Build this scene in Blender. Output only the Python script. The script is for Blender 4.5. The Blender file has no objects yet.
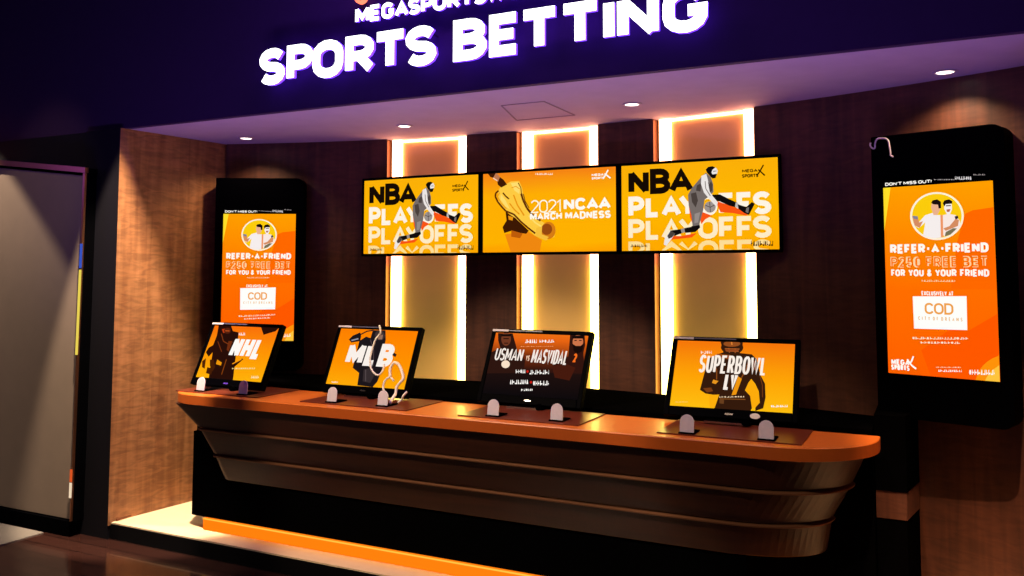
import bpy, bmesh, math, random
import numpy as np
from mathutils import Vector, Matrix
C = bpy.context.scene.collection
sc = bpy.context.scene
random.seed(4)
PI = math.pi

# ---------------------------------------------------------------- camera
cam_d = bpy.data.cameras.new('camera'); cam = bpy.data.objects.new('camera', cam_d); C.objects.link(cam)
cam_d.sensor_width = 36; cam_d.sensor_fit = 'HORIZONTAL'
cam_d.lens = 846.84/1024*36
cam_d.shift_y = -(288-216.63)/1024
cam_d.clip_start = .05
cam.location = (0, 0, 1.6)
yaw, pitch, roll = .460655, .0670947, .0013469
f = Vector((-math.sin(yaw)*math.cos(pitch), math.cos(yaw)*math.cos(pitch), math.sin(pitch)))
r0 = Vector((math.cos(yaw), math.sin(yaw), 0)); u0 = r0.cross(f)
r2 = math.cos(roll)*r0+math.sin(roll)*u0; u2 = -math.sin(roll)*r0+math.cos(roll)*u0
cam.rotation_euler = Matrix((r2, u2, -f)).transposed().to_euler()
sc.camera = cam

# ---------------------------------------------------------------- world, light, exposure
w = bpy.data.worlds.new('world'); sc.world = w; w.use_nodes = True
w.node_tree.nodes['Background'].inputs[0].default_value = (.30, .22, .42, 1)
w.node_tree.nodes['Background'].inputs[1].default_value = .055
sc.view_settings.view_transform = 'Standard'; sc.view_settings.look = 'None'
sc.view_settings.gamma = 1; sc.view_settings.exposure = 0; sc.view_settings.use_curve_mapping = False

def spot(name, loc, target, power, col, angle, blend=.3, radius=.03):
    l = bpy.data.lights.new(name, 'SPOT'); l.energy = power; l.color = col
    l.spot_size = math.radians(angle); l.spot_blend = blend; l.shadow_soft_size = radius
    o = bpy.data.objects.new(name, l); C.objects.link(o); o.location = loc
    o.rotation_euler = (Vector(target)-Vector(loc)).to_track_quat('-Z', 'Y').to_euler(); return o
def area(name, loc, target, power, col, sx, sy):
    l = bpy.data.lights.new(name, 'AREA'); l.energy = power; l.color = col
    l.shape = 'RECTANGLE'; l.size = sx; l.size_y = sy
    o = bpy.data.objects.new(name, l); C.objects.link(o); o.location = loc
    o.rotation_euler = (Vector(target)-Vector(loc)).to_track_quat('-Z', 'Y').to_euler(); return o
DL = [(-4.08, 4.23), (-2.869, 4.30), (-1.408, 4.27), (.073, 4.19)]
for x, y in DL:      # soffit downlights
    spot('downlight_lamp', (x, y, 2.482), (x, y, 0), 17 if x in (-4.08, .073) else 13, (1, .66, .40), 125, .7, .025)
# hall lamps above and in front of the niche, plus added fills
spot('hall_lamp_warm', (-3.80, 2.94, 3.75), (-4.45, 4.05, .60), 1400, (1, .79, .58), 31, .3, .02)
spot('hall_lamp_warm_right', (.15, 2.94, 3.75), (.38, 4.3, .0), 900, (1, .62, .36), 27, .6, .03)
spot('hall_lamp_door', (-6.35, 2.9, 3.45), (-6.25, 3.0, 0), 420, (1, .80, .58), 82, .15, .02)
spot('hall_lamp_counter', (-3.3, 1.5, 3.75), (-2.3, 3.8, .80), 620, (1, .76, .50), 36, .4, .05)
spot('hall_lamp_counter_end', (-.9, 1.3, 3.75), (-.8, 3.85, .95), 240, (1, .76, .50), 22, .6, .05)
spot('platform_fill', (-4.6, 2.6, 3.7), (-3.75, 3.75, .1), 110, (1, .82, .60), 17, .7, .03)  # spot added to brighten the platform
area('fascia_wash_violet', (-2.15, 3.22, 3.74), (-2.15, 3.61, 2.7), 18, (.34, .10, 1), 1.2, .05)  # violet wash from overhead, placed behind the added baffle
fv = area('soffit_violet_fill', (-1.9, 2.2, .15), (-1.9, 2.9, 2.5), 42, (.34, .20, 1), 5.2, .35); fv.data.spread = math.radians(85)  # added upward fill that tints the soffit violet
area('hall_left_violet', (-6.6, 1.6, 2.6), (-6.0, 3.6, 2.9), 4, (.30, .10, 1), .6, .6)
spot('door_head_fill', (-5.3, 1.6, 3.7), (-5.15, 3.5, 2.25), 45, (1, .74, .45), 26, .8, .05)  # added spot standing in for reflections along the door head

# ---------------------------------------------------------------- materials
def lin(c): return tuple(((v/255)/12.92 if v/255 <= .04045 else ((v/255+.055)/1.055)**2.4) for v in c)
MC = {}
def pbr(name, col, rough=.5, metal=0, coat=0, spec=.5, bump=0, bscale=60, trans=0, ior=1.45):
    m = bpy.data.materials.new(name); m.use_nodes = True; nt = m.node_tree; b = nt.nodes['Principled BSDF']
    c = lin(col); b.inputs['Roughness'].default_value = rough; b.inputs['Metallic'].default_value = metal
    b.inputs['Coat Weight'].default_value = coat; b.inputs['Specular IOR Level'].default_value = spec
    b.inputs['Transmission Weight'].default_value = trans; b.inputs['IOR'].default_value = ior
    tc = nt.nodes.new('ShaderNodeTexCoord'); n = nt.nodes.new('ShaderNodeTexNoise'); n.inputs['Scale'].default_value = bscale
    n.inputs['Detail'].default_value = 4
    nt.links.new(tc.outputs['Object'], n.inputs['Vector'])
    mx = nt.nodes.new('ShaderNodeMix'); mx.data_type = 'RGBA'
    mx.inputs[6].default_value = (*[v*.9 for v in c], 1); mx.inputs[7].default_value = (*[min(1, v*1.08) for v in c], 1)
    nt.links.new(n.outputs['Fac'], mx.inputs[0]); nt.links.new(mx.outputs[2], b.inputs['Base Color'])
    if bump:
        bp = nt.nodes.new('ShaderNodeBump'); bp.inputs['Strength'].default_value = bump; bp.inputs['Distance'].default_value = .004
        nt.links.new(n.outputs['Fac'], bp.inputs['Height']); nt.links.new(bp.outputs[0], b.inputs['Normal'])
    return m
def wood(name, c1, c2, rough=.35, coat=.2, figure=.5, sc_=(14, 14, .9)):
    m = bpy.data.materials.new(name); m.use_nodes = True; nt = m.node_tree; b = nt.nodes['Principled BSDF']; L = nt.links.new
    tc = nt.nodes.new('ShaderNodeTexCoord')
    mp = nt.nodes.new('ShaderNodeMapping'); mp.inputs['Scale'].default_value = sc_; L(tc.outputs['Object'], mp.inputs['Vector'])
    n = nt.nodes.new('ShaderNodeTexNoise'); n.inputs['Scale'].default_value = 1.4; n.inputs['Detail'].default_value = 6; n.inputs['Distortion'].default_value = .6
    L(mp.outputs[0], n.inputs['Vector'])
    # ripple figure across the grain
    mp2 = nt.nodes.new('ShaderNodeMapping'); mp2.inputs['Scale'].default_value = (sc_[0]*.4, sc_[1]*.4, 22 if sc_[2] < 2 else 2)
    if sc_[2] >= 2: mp2.inputs['Scale'].default_value = (30, sc_[1]*.55, sc_[2]*.55)
    L(tc.outputs['Object'], mp2.inputs['Vector'])
    n2 = nt.nodes.new('ShaderNodeTexNoise'); n2.inputs['Scale'].default_value = 1.3; n2.inputs['Detail'].default_value = 2; n2.inputs['Distortion'].default_value = 1.2
    L(mp2.outputs[0], n2.inputs['Vector'])
    r = nt.nodes.new('ShaderNodeValToRGB'); r.color_ramp.elements[0].position = .3; r.color_ramp.elements[1].position = .7
    r.color_ramp.elements[0].color = (*lin(c1), 1); r.color_ramp.elements[1].color = (*lin(c2), 1); L(n.outputs['Fac'], r.inputs[0])
    r2_ = nt.nodes.new('ShaderNodeValToRGB'); r2_.color_ramp.elements[0].position = .35; r2_.color_ramp.elements[1].position = .65
    v = 1-figure*.5; r2_.color_ramp.elements[0].color = (v, v, v, 1); r2_.color_ramp.elements[1].color = (1, 1, 1, 1); L(n2.outputs['Fac'], r2_.inputs[0])
    mx = nt.nodes.new('ShaderNodeMix'); mx.data_type = 'RGBA'; mx.blend_type = 'MULTIPLY'; mx.inputs[0].default_value = 1
    L(r.outputs[0], mx.inputs[6]); L(r2_.outputs[0], mx.inputs[7]); L(mx.outputs[2], b.inputs['Base Color'])
    b.inputs['Roughness'].default_value = rough; b.inputs['Coat Weight'].default_value = coat; b.inputs['Coat Roughness'].default_value = .15
    return m
def emit(col, s=1.0):
    k = ('e', tuple(col), s)
    if k not in MC:
        m = bpy.data.materials.new('glow_%d_%d_%d' % tuple(col)); m.use_nodes = True; nt = m.node_tree
        for n in list(nt.nodes): nt.nodes.remove(n)
        o = nt.nodes.new('ShaderNodeOutputMaterial'); e = nt.nodes.new('ShaderNodeEmission')
        e.inputs[0].default_value = (*lin(col), 1); e.inputs[1].default_value = s; nt.links.new(e.outputs[0], o.inputs[0]); MC[k] = m
    return MC[k]
def lit_screen(name, stops, noise=.05, axis='Z', noisescale=2.5):
    """stops: (pos 0 bottom..1 top, colour)"""
    m = bpy.data.materials.new(name); m.use_nodes = True; nt = m.node_tree; L = nt.links.new
    for n in list(nt.nodes): nt.nodes.remove(n)
    o = nt.nodes.new('ShaderNodeOutputMaterial'); e = nt.nodes.new('ShaderNodeEmission'); L(e.outputs[0], o.inputs[0])
    tc = nt.nodes.new('ShaderNodeTexCoord'); sp = nt.nodes.new('ShaderNodeSeparateXYZ'); L(tc.outputs['Generated'], sp.inputs[0])
    nz = nt.nodes.new('ShaderNodeTexNoise'); nz.inputs['Scale'].default_value = noisescale; nz.inputs['Detail'].default_value = 3; L(tc.outputs['Generated'], nz.inputs['Vector'])
    ma = nt.nodes.new('ShaderNodeMath'); ma.operation = 'MULTIPLY_ADD'; ma.inputs[1].default_value = noise*4; L(nz.outputs['Fac'], ma.inputs[0])
    mb = nt.nodes.new('ShaderNodeMath'); mb.operation = 'SUBTRACT'; L(sp.outputs[axis], mb.inputs[0]); mb.inputs[1].default_value = noise*2; L(mb.outputs[0], ma.inputs[2])
    r = nt.nodes.new('ShaderNodeValToRGB'); cr = r.color_ramp
    while len(cr.elements) < len(stops): cr.elements.new(.5)
    for el, (p, c) in zip(cr.elements, stops): el.position = p; el.color = (*lin(c), 1)
    L(ma.outputs[0], r.inputs[0]); L(r.outputs[0], e.inputs[0]); return m

M = dict(
    wood_wall=wood('walnut_veneer_lit', (142, 90, 52), (180, 124, 78), .5, .08, .75),  # same walnut as the back wall, lightened to its directly lit tone
    wood_back=wood('walnut_veneer_shaded', (72, 40, 28), (104, 60, 42), .5, .06, .6),  # same walnut as the side walls, darkened to its shaded tone
    wood_body=wood('counter_dark_wood', (40, 15, 7), (62, 27, 12), .45, .05, .3, (1.0, 14, 16)),
    orange_top=pbr('orange_laminate', (206, 106, 34), .4, coat=.1, bscale=30),
    orange_edge=pbr('orange_edge', (184, 86, 28), .4, bscale=30),
    copper=pbr('copper_trim', (128, 84, 60), .45, .6),
    black=pbr('black_lacquer', (4, 4, 5), .6, spec=0),
    blackg=pbr('black_gloss_glass', (2, 2, 4), .5, spec=.01),
    blackm=pbr('matt_black_paint', (7, 6, 8), .7, spec=.1),
    fascia=pbr('dark_violet_fascia_paint', (52, 31, 64), .75, bscale=20, spec=.2),
    hall=pbr('near_black_hall_paint', (12, 10, 16), .7, bscale=20, spec=.2),
    soffit=pbr('white_ceiling_paint', (170, 152, 164), .8, bscale=8, spec=.2),
    seam=pbr('hatch_seam', (122, 104, 114), .8),
    platform=pbr('beige_stone_platform', (238, 210, 172), .45, bscale=18),
    gold=pbr('gold_backing_panel', (222, 172, 100), .5, 0, bscale=6),
    grey=pbr('grey_metal_bracket', (214, 206, 218), .6, 0),
    shadow_brown=pbr('shadow_brown_sheet', (104, 46, 30), .3, spec=.25),  # brown of the countertop inside the monitors' shadow
    chrome=pbr('chrome', (200, 190, 185), .18, 1),
    rose=pbr('polished_copper_frame', (214, 150, 110), .32, 1),
    doorp=pbr('taupe_satin_panel', (126, 110, 96), .5, bscale=9),
    carpet=pbr('grey_carpet', (120, 112, 102), .95, bump=.8, bscale=120),
    cable=pbr('white_cable', (236, 228, 214), .45),
    white=emit((255, 255, 255), 3.2),
    violet=emit((104, 52, 255), 3.2),
)
def backlit_gold():
    m = M['gold']; nt = m.node_tree; b = nt.nodes['Principled BSDF']; L = nt.links.new
    tc = nt.nodes.new('ShaderNodeTexCoord'); sp = nt.nodes.new('ShaderNodeSeparateXYZ'); L(tc.outputs['Generated'], sp.inputs[0])
    r = nt.nodes.new('ShaderNodeValToRGB'); r.color_ramp.elements[0].position = .45; r.color_ramp.elements[1].position = .8
    r.color_ramp.elements[0].color = (*lin((150, 122, 52)), 1); r.color_ramp.elements[1].color = (*lin((160, 88, 66)), 1)
    L(sp.outputs['Z'], r.inputs[0]); L(r.outputs[0], b.inputs['Emission Color']); b.inputs['Emission Strength'].default_value = .55
backlit_gold()
# floor: glossy dark boards
def floor_mat():
    m = bpy.data.materials.new('glossy_dark_boards'); m.use_nodes = True; nt = m.node_tree; b = nt.nodes['Principled BSDF']; L = nt.links.new
    tc = nt.nodes.new('ShaderNodeTexCoord'); br = nt.nodes.new('ShaderNodeTexBrick')
    br.inputs['Scale'].default_value = 1; br.inputs['Brick Width'].default_value = 1.2; br.inputs['Row Height'].default_value = .12
    br.inputs['Mortar Size'].default_value = .003; br.inputs['Color1'].default_value = (*lin((58, 34, 28)), 1); br.inputs['Color2'].default_value = (*lin((44, 24, 20)), 1)
    br.inputs['Mortar'].default_value = (.003, .002, .002, 1)
    L(tc.outputs['Object'], br.inputs['Vector']); L(br.outputs['Color'], b.inputs['Base Color'])
    n = nt.nodes.new('ShaderNodeTexNoise'); n.inputs['Scale'].default_value = 5; L(tc.outputs['Object'], n.inputs['Vector'])
    bp = nt.nodes.new('ShaderNodeBump'); bp.inputs['Strength'].default_value = .15; bp.inputs['Distance'].default_value = .01; L(n.outputs['Fac'], bp.inputs['Height']); L(bp.outputs[0], b.inputs['Normal'])
    b.inputs['Roughness'].default_value = .16; b.inputs['Coat Weight'].default_value = .4; return m
M['floor'] = floor_mat()

# ---------------------------------------------------------------- mesh helpers
def obj(name, bm, mats, parent=None, loc=None, bevel=0, smooth=False):
    me = bpy.data.meshes.new(name)
    bmesh.ops.recalc_face_normals(bm, faces=bm.faces) if not getattr(bm, 'flat_art', False) else None
    bm.to_mesh(me); bm.free()
    if not isinstance(mats, (list, tuple)): mats = [mats]
    for m in mats: me.materials.append(m)
    if smooth:
        for p in me.polygons: p.use_smooth = True
    o = bpy.data.objects.new(name, me); C.objects.link(o)
    if loc: o.location = loc
    if parent: o.parent = parent
    if bevel:
        md = o.modifiers.new('bevel', 'BEVEL'); md.width = bevel; md.segments = 2; md.limit_method = 'ANGLE'; md.angle_limit = .6
    return o
def tag(o, label, cat, group=None):
    o['label'] = label; o['category'] = cat
    if group: o['group'] = group
    return o
def struct(o): o['kind'] = 'structure'; return o
def thing(name, label, cat, loc=(0, 0, 0), rot=(0, 0, 0), group=None):
    o = bpy.data.objects.new(name, None); C.objects.link(o); o.empty_display_size = .1
    o.location = loc; o.rotation_euler = rot; return tag(o, label, cat, group)
def dup(root, loc, rot, label, group=None, name=None):
    def rec(o, par):
        c = o.copy(); C.objects.link(c)
        if par: c.parent = par
        for ch in list(o.children): rec(ch, c)
        return c
    r = rec(root, None); r.location = loc; r.rotation_euler = rot; r['label'] = label
    if group: r['group'] = group
    return r
def box(bm, x0, x1, y0, y1, z0, z1, mi=0):
    v = [bm.verts.new(p) for p in ((x0, y0, z0), (x1, y0, z0), (x1, y1, z0), (x0, y1, z0), (x0, y0, z1), (x1, y0, z1), (x1, y1, z1), (x0, y1, z1))]
    for q in ((3, 2, 1, 0), (4, 5, 6, 7), (0, 1, 5, 4), (1, 2, 6, 5), (2, 3, 7, 6), (3, 0, 4, 7)):
        bm.faces.new([v[i] for i in q]).material_index = mi
def boxo(name, dims, mat, parent=None, bevel=0):
    bm = bmesh.new(); box(bm, *dims); return obj(name, bm, mat, parent, bevel=bevel)
def loft(bm, rings, mi=0, cap=True, closed=True):
    R = [[bm.verts.new(p) for p in r] for r in rings]
    n = len(R[0])
    for a, b in zip(R[:-1], R[1:]):
        for i in range(n if closed else n-1):
            j = (i+1) % n; bm.faces.new((a[i], a[j], b[j], b[i])).material_index = mi
    if cap:
        bm.faces.new(R[0][::-1]).material_index = mi; bm.faces.new(R[-1]).material_index = mi
    return R
def prism(bm, pts, z0, z1, mi=0): loft(bm, [[(x, y, z0) for x, y in pts], [(x, y, z1) for x, y in pts]], mi)
def tube(bm, pts, r, n=6, mi=0):
    pts = [Vector(p) for p in pts]; rings = []
    for i, p in enumerate(pts):
        d = (pts[min(i+1, len(pts)-1)]-pts[max(i-1, 0)]).normalized()
        a = d.cross(Vector((.3, .9, .2))).normalized(); b = d.cross(a)
        rings.append([p+r*(math.cos(t)*a+math.sin(t)*b) for t in [2*PI*k/n for k in range(n)]])
    loft(bm, rings, mi)
def smoothline(P, k=5):
    P = [Vector(p) for p in P]; out = []
    for i in range(len(P)-1):
        a, b, c, d = P[max(i-1, 0)], P[i], P[i+1], P[min(i+2, len(P)-1)]
        for s in range(k):
            t = s/k; out.append(.5*((2*b)+(c-a)*t+(2*a-5*b+4*c-d)*t*t+(3*b-a-3*c+d)*t**3))
    return out+[P[-1]]

# ================================================================= SETTING
ACX, ACY, AR = -2.2, -1.42, 6.2        # the back wall is a shallow concave arc
def arc_y(x, d=0): return ACY+math.sqrt((AR-d)**2-(x-ACX)**2)
def arc_pts(xa, xb, n, d=0): return [(xa+(xb-xa)*i/n, arc_y(xa+(xb-xa)*i/n, d)) for i in range(n+1)]
XL, XR, YF, ZS, ZP = -4.50, .345, 3.61, 2.5, .1
bm = bmesh.new(); box(bm, -8, 3.2, -2.5, 5.4, -.06, 0); struct(obj('floor', bm, M['floor']))
bm = bmesh.new(); prism(bm, [(XL-.02, YF), (XR+.02, YF), (XR+.2, 5.05), (XL-.02, 5.05)], 0.0, ZP-.004, 0)
box(bm, XL-.02, XR+.02, YF-.004, YF+.03, 0, ZP-.012, 1)
struct(obj('floor_platform', bm, [M['platform'], M['blackm']]))
bm = bmesh.new(); box(bm, -7.6, -4.955, 2.2, 3.50, 0, .006)
o = struct(obj('floor_carpet', bm, M['carpet']))
# soffit over the niche, hall fascia and hall ceiling
bm = bmesh.new(); prism(bm, [(XL-.03, YF+.04), (XR+.02, YF+.04), (XR+.16, 5.1), (XL-.03, 5.1)], ZS, ZS+.06); struct(obj('ceiling_niche', bm, M['soffit']))
bm = bmesh.new(); box(bm, -8, 3.2, YF-.0, YF+.04, ZS-.0, 3.8); struct(obj('wall_fascia', bm, M['fascia']))
bm = bmesh.new(); box(bm, -8, 3.2, -2.5, YF+.04, 3.8, 3.86); struct(obj('ceiling_hall', bm, M['hall']))
bm = bmesh.new(); box(bm, -8, -4.82, YF, YF+.1, 0, ZS); box(bm, -4.82, XL, YF-.02, YF+.1, 0, ZS); struct(obj('wall_hall_left', bm, M['hall']))
bm = bmesh.new(); box(bm, XR+.02, 3.2, YF, YF+.1, 0, ZS); struct(obj('wall_hall_right', bm, M['hall']))
bm = bmesh.new(); box(bm, -5.0, 3.2, 3.10, 3.13, 3.39, 3.8); struct(obj('added_baffle', bm, M['hall']))   # unseen plate added to keep the warm hall lamps off the fascia
# access hatch outline in the soffit
H = [(-2.049, 4.0), (-1.80, 4.0), (-1.80, 4.43), (-2.17, 4.43)]
bm = bmesh.new()
for a, b in zip(H, H[1:]+H[:1]):
    d = (Vector(b)-Vector(a)).normalized(); n = Vector((-d.y, d.x))*.004
    q = [Vector(a)-n, Vector(b)-n, Vector(b)+n, Vector(a)+n]; prism(bm, [tuple(p) for p in q], ZS-.0025, ZS+.002)
struct(obj('trim_1', bm, M['seam']))
# side walls of the niche
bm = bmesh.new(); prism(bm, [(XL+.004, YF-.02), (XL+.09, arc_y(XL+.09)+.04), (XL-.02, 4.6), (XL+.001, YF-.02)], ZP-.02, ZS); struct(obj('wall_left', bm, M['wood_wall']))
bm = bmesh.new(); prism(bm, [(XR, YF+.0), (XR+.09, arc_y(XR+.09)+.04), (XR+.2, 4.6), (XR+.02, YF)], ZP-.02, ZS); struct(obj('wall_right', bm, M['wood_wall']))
boxo('baseboard_left', (XL-.004, XL+.02, YF+.03, 4.36, ZP, ZP+.012), M['copper']); struct(bpy.data.objects['baseboard_left'])
# back wall panels between the three recesses
RD = .06
OPEN = [(-3.27, -2.69), (-2.345, -1.785), (-1.44, -.84)]
edges = [XL+.10] + [v for o_ in OPEN for v in o_] + [XR+.085]
bm = bmesh.new()
for i in range(0, len(edges), 2):
    a, b = edges[i], edges[i+1]
    fr = arc_pts(a, b, 14, 0); bk = arc_pts(a, b, 14, -RD)
    prism(bm, fr+bk[::-1], ZP-.02, ZS)
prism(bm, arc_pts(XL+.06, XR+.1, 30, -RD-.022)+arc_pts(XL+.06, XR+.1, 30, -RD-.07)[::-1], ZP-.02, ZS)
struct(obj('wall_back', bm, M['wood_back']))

# ================================================================= BACKLIT PANELS
led_hi = emit((255, 176, 128), 12.0); led_lo = emit((255, 226, 112), 12.0)
PNL = ['left of the three glowing gold panels, behind the left wall screen', 'middle glowing gold panel, behind the centre wall screen', 'rightmost glowing gold panel, behind the right wall screen']
for (a, b), lab in zip(OPEN, PNL):
    cx = (a+b)/2; cy = arc_y(cx)
    ang = math.atan2(arc_y(b)-arc_y(a), b-a); hw = math.hypot(b-a, arc_y(b)-arc_y(a))/2-.002
    t = thing('backlit_panel', lab, 'light panel', (cx, (arc_y(a)+arc_y(b))/2, ZP), (0, 0, ang), 'glowing gold wall panels')
    HZ = ZS-ZP-.004
    boxo('gold_panel', (-hw+.02, hw-.002, RD-.012, RD-.002, .0, HZ), M['gold'], t)
    boxo('side_trim', (-hw, -hw+.006, .0, RD-.002, 0, HZ), M['copper'], t)
    boxo('side_trim', (hw-.003, hw, .002, RD-.002, 0, HZ), M['copper'], t)
    for (z0, z1, mt) in ((0, 1.55, led_lo), (1.55, HZ, led_hi)):
        boxo('light_strip', (-hw+.028, -hw+.098, .03, RD-.013, z0, z1), mt, t)
        boxo('light_strip', (hw-.068, hw-.004, .03, RD-.013, z0, z1), mt, t)
    boxo('light_strip', (-hw+.098, hw-.068, .035, RD-.013, HZ-.016, HZ-.002), led_hi, t)

# ================================================================= SCREEN ARTWORK HELPERS
def homog(src, dst):
    A = []
    for (x, y), (u, v) in zip(src, dst):
        A.append([x, y, 1, 0, 0, 0, -u*x, -u*y, -u]); A.append([0, 0, 0, x, y, 1, -v*x, -v*y, -v])
    return np.linalg.svd(np.array(A, float))[2][-1].reshape(3, 3)

# ---- a heavy sign-writer's alphabet: centre lines drawn as strokes of one thickness
def _arc(cx, cy, rx, ry, a0, a1, n=7): return [(cx+rx*math.cos(math.radians(a0+(a1-a0)*k/n)), cy+ry*math.sin(math.radians(a0+(a1-a0)*k/n))) for k in range(n+1)]
def glyph(ch):
    """(width, [(points, closed)]) on a cap height of 1"""
    A = _arc; w = .62
    if ch == 'I': return 0.0, [([(0, 0), (0, 1)], 0)]
    if ch == '1': return .2, [([(0, .78), (.2, 1), (.2, 0)], 0)]
    if ch == '!': return 0.0, [([(0, .3), (0, 1)], 0), ([(0, 0), (0, .08)], 0)]
    if ch == '.': return 0.0, [([(0, 0), (0, .06)], 0)]
    if ch == "'": return 0.0, [([(0, .8), (0, 1)], 0)]
    if ch == '-': return .26, [([(0, .46), (.26, .46)], 0)]
    if ch == 'T': return .66, [([(-.03, 1), (.69, 1)], 0), ([(.33, 1), (.33, 0)], 0)]
    if ch == 'E': return .52, [([(.52, 1), (0, 1), (0, 0), (.52, 0)], 0), ([(0, .5), (.46, .5)], 0)]
    if ch == 'F': return .52, [([(.52, 1), (0, 1), (0, 0)], 0), ([(0, .47), (.44, .47)], 0)]
    if ch == 'L': return .48, [([(0, 1), (0, 0), (.48, 0)], 0)]
    if ch == 'H': return w, [([(0, 0), (0, 1)], 0), ([(w, 0), (w, 1)], 0), ([(0, .5), (w, .5)], 0)]
    if ch == 'N': return w+.02, [([(0, 0), (0, 1)], 0), ([(w, 0), (w, 1)], 0), ([(.0, .96), (w, .04)], 0)]
    if ch == 'M': return .8, [([(0, 0), (0, 1)], 0), ([(.8, 0), (.8, 1)], 0), ([(0, .97), (.4, .25), (.8, .97)], 0)]
    if ch == 'W': return 1.0, [([(0, 1), (.24, 0), (.5, .88), (.76, 0), (1, 1)], 0)]
    if ch in 'Vv': return .66, [([(0, 1), (.33, 0), (.66, 1)], 0)] if ch == 'V' else [([(0, .7), (.25, 0), (.5, .7)], 0)]
    if ch == 'X': return .66, [([(0, 1), (.66, 0)], 0), ([(0, 0), (.66, 1)], 0)]
    if ch == 'Y': return .68, [([(0, 1), (.34, .46), (.68, 1)], 0), ([(.34, .46), (.34, 0)], 0)]
    if ch == 'A': return .74, [([(0, 0), (.37, 1), (.74, 0)], 0), ([(.14, .30), (.60, .30)], 0)]
    if ch in 'O0': 
        W = .68 if ch == 'O' else .54; r = W/2; return W, [(A(r, 1-r, r, r, 0, 180)+A(r, r, r, r, 180, 360), 1)]
    if ch == 'Q': return .68, glyph('O')[1]+[([(.4, .25), (.68, 0)], 0)]
    if ch == 'C': return .60, [(A(.32, .68, .32, .32, 20, 180)+A(.32, .32, .32, .32, 180, 340), 0)]
    if ch == 'G': return .64, [(A(.32, .68, .32, .32, 25, 180)+A(.32, .32, .32, .32, 180, 350)+[(.64, .46), (.38, .46)], 0)]
    if ch == 'U': return w, [([(0, 1)]+A(.31, .31, .31, .31, 180, 360)+[(w, 1)], 0)]
    if ch == 'D': return w, [([(0, 0), (0, 1)]+A(.28, .66, .34, .34, 90, 0)+A(.28, .34, .34, .34, 0, -90), 1)]
    if ch == 'P': return .58, [([(0, 0), (0, 1)]+A(.30, .72, .28, .28, 90, -90)+[(0, .44)], 0)]
    if ch == 'R': return .60, [([(0, 0), (0, 1)]+A(.30, .73, .28, .27, 90, -90)+[(0, .46)], 0), ([(.28, .46), (.60, 0)], 0)]
    if ch == 'B': return .60, [([(0, .52), (0, 1)]+A(.30, .76, .26, .24, 90, -90), 1), ([(0, 0), (0, .52)]+A(.32, .26, .28, .26, 90, -90), 1)]
    if ch == 'S' or ch == 's':
        p = A(.29, .745, .29, .255, 25, 270, 10)[:-1]+A(.29, .245, .29, .245, 90, -155, 10); return .58, [(p, 0)]
    if ch == '2': return .52, [(A(.26, .74, .26, .26, 165, -30)+[(0, 0), (.52, 0)], 0)]
    if ch == '5': return .52, [([(.48, 1), (.06, 1), (.02, .58)]+A(.24, .32, .28, .32, 110, -150), 0)]
    if ch == '&': return .62, [([(.62, 0), (.14, .64)]+A(.28, .80, .17, .20, 210, -20)+[(.06, .36)]+A(.25, .22, .24, .22, 165, 300)+[(.60, .42)], 0)]
    return .5, glyph('O')[1]
def thick(pts, closed, t):
    """outline quads of a polyline with mitred joints"""
    P = [Vector((p[0], p[1])) for p in pts]; Q = [P[0]]
    for p in P[1:]:
        if (p-Q[-1]).length > 1e-5: Q.append(p)
    if closed and (Q[0]-Q[-1]).length < 1e-5: Q.pop()
    n = len(Q); L_, R_ = [], []
    for i in range(n):
        a = Q[i-1] if (closed or i > 0) else None; b = Q[(i+1) % n] if (closed or i < n-1) else None
        d1 = (Q[i]-a).normalized() if a is not None else None; d2 = (b-Q[i]).normalized() if b is not None else None
        d1 = d1 or d2; d2 = d2 or d1
        n1 = Vector((-d1.y, d1.x)); n2 = Vector((-d2.y, d2.x)); m = n1+n2
        m = n1 if m.length < 1e-4 else m.normalized(); k = min(1/max(m.dot(n1), .3), 1.9)
        L_.append(Q[i]+m*t/2*k); R_.append(Q[i]-m*t/2*k)
    return L_, R_, n
def kern(a, b):
    if a+b in ('TT', 'YO', 'OY'): return .04
    if a+b in ('LA', 'PL', 'LB', 'NL', 'HL'): return 0
    if a+b in ('AY', 'YA', 'AV', 'VA', 'LT', 'AT', 'TA', 'LV'): return .2
    return .08 if (a in 'AVWYTLPF' and b in 'AVWYTOCGSJ') or (b in 'AVWYT' and a in 'RSOBDE') else 0
def block_text(body, w, h, t, gap=None, shear=0, hollow=False):
    """list (char, quads) filling a w x h box; t = stroke thickness"""
    gap = t*.26 if gap is None else gap
    adv = []; fixed = 0; flex = 0
    for c in body:
        if c == ' ': fixed += t*1.6; adv.append(None)
        else:
            g = glyph(c); kn = 0 if (not adv or adv[-1] is None) else kern(adv[-1][2], c)
            fixed += t+gap; flex += g[0]-kn; adv.append((g[0], g[1], c, kn))
    k = (w-fixed+gap-shear*h)/max(flex, 1e-6); x = t/2; out = []
    for c, g in zip(body, adv):
        if g is None: x += t*1.6; continue
        x -= g[3]*k; Qs = []
        for pts, cl in g[1]:
            pp = [(x+px*k, t/2+py*(h-t)) for px, py in pts]; L_, R_, n = thick(pp, cl, t)
            for q_ in L_+R_: q_.y = min(max(q_.y, 0), h); q_.x += shear*q_.y
            for i in range(n if cl else n-1):
                j = (i+1) % n; Qs.append((R_[i], R_[j], L_[j], L_[i]))
            if hollow:
                Qs = Qs
        out.append((c, Qs)); x += g[0]*k+t+gap
    return out
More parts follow.
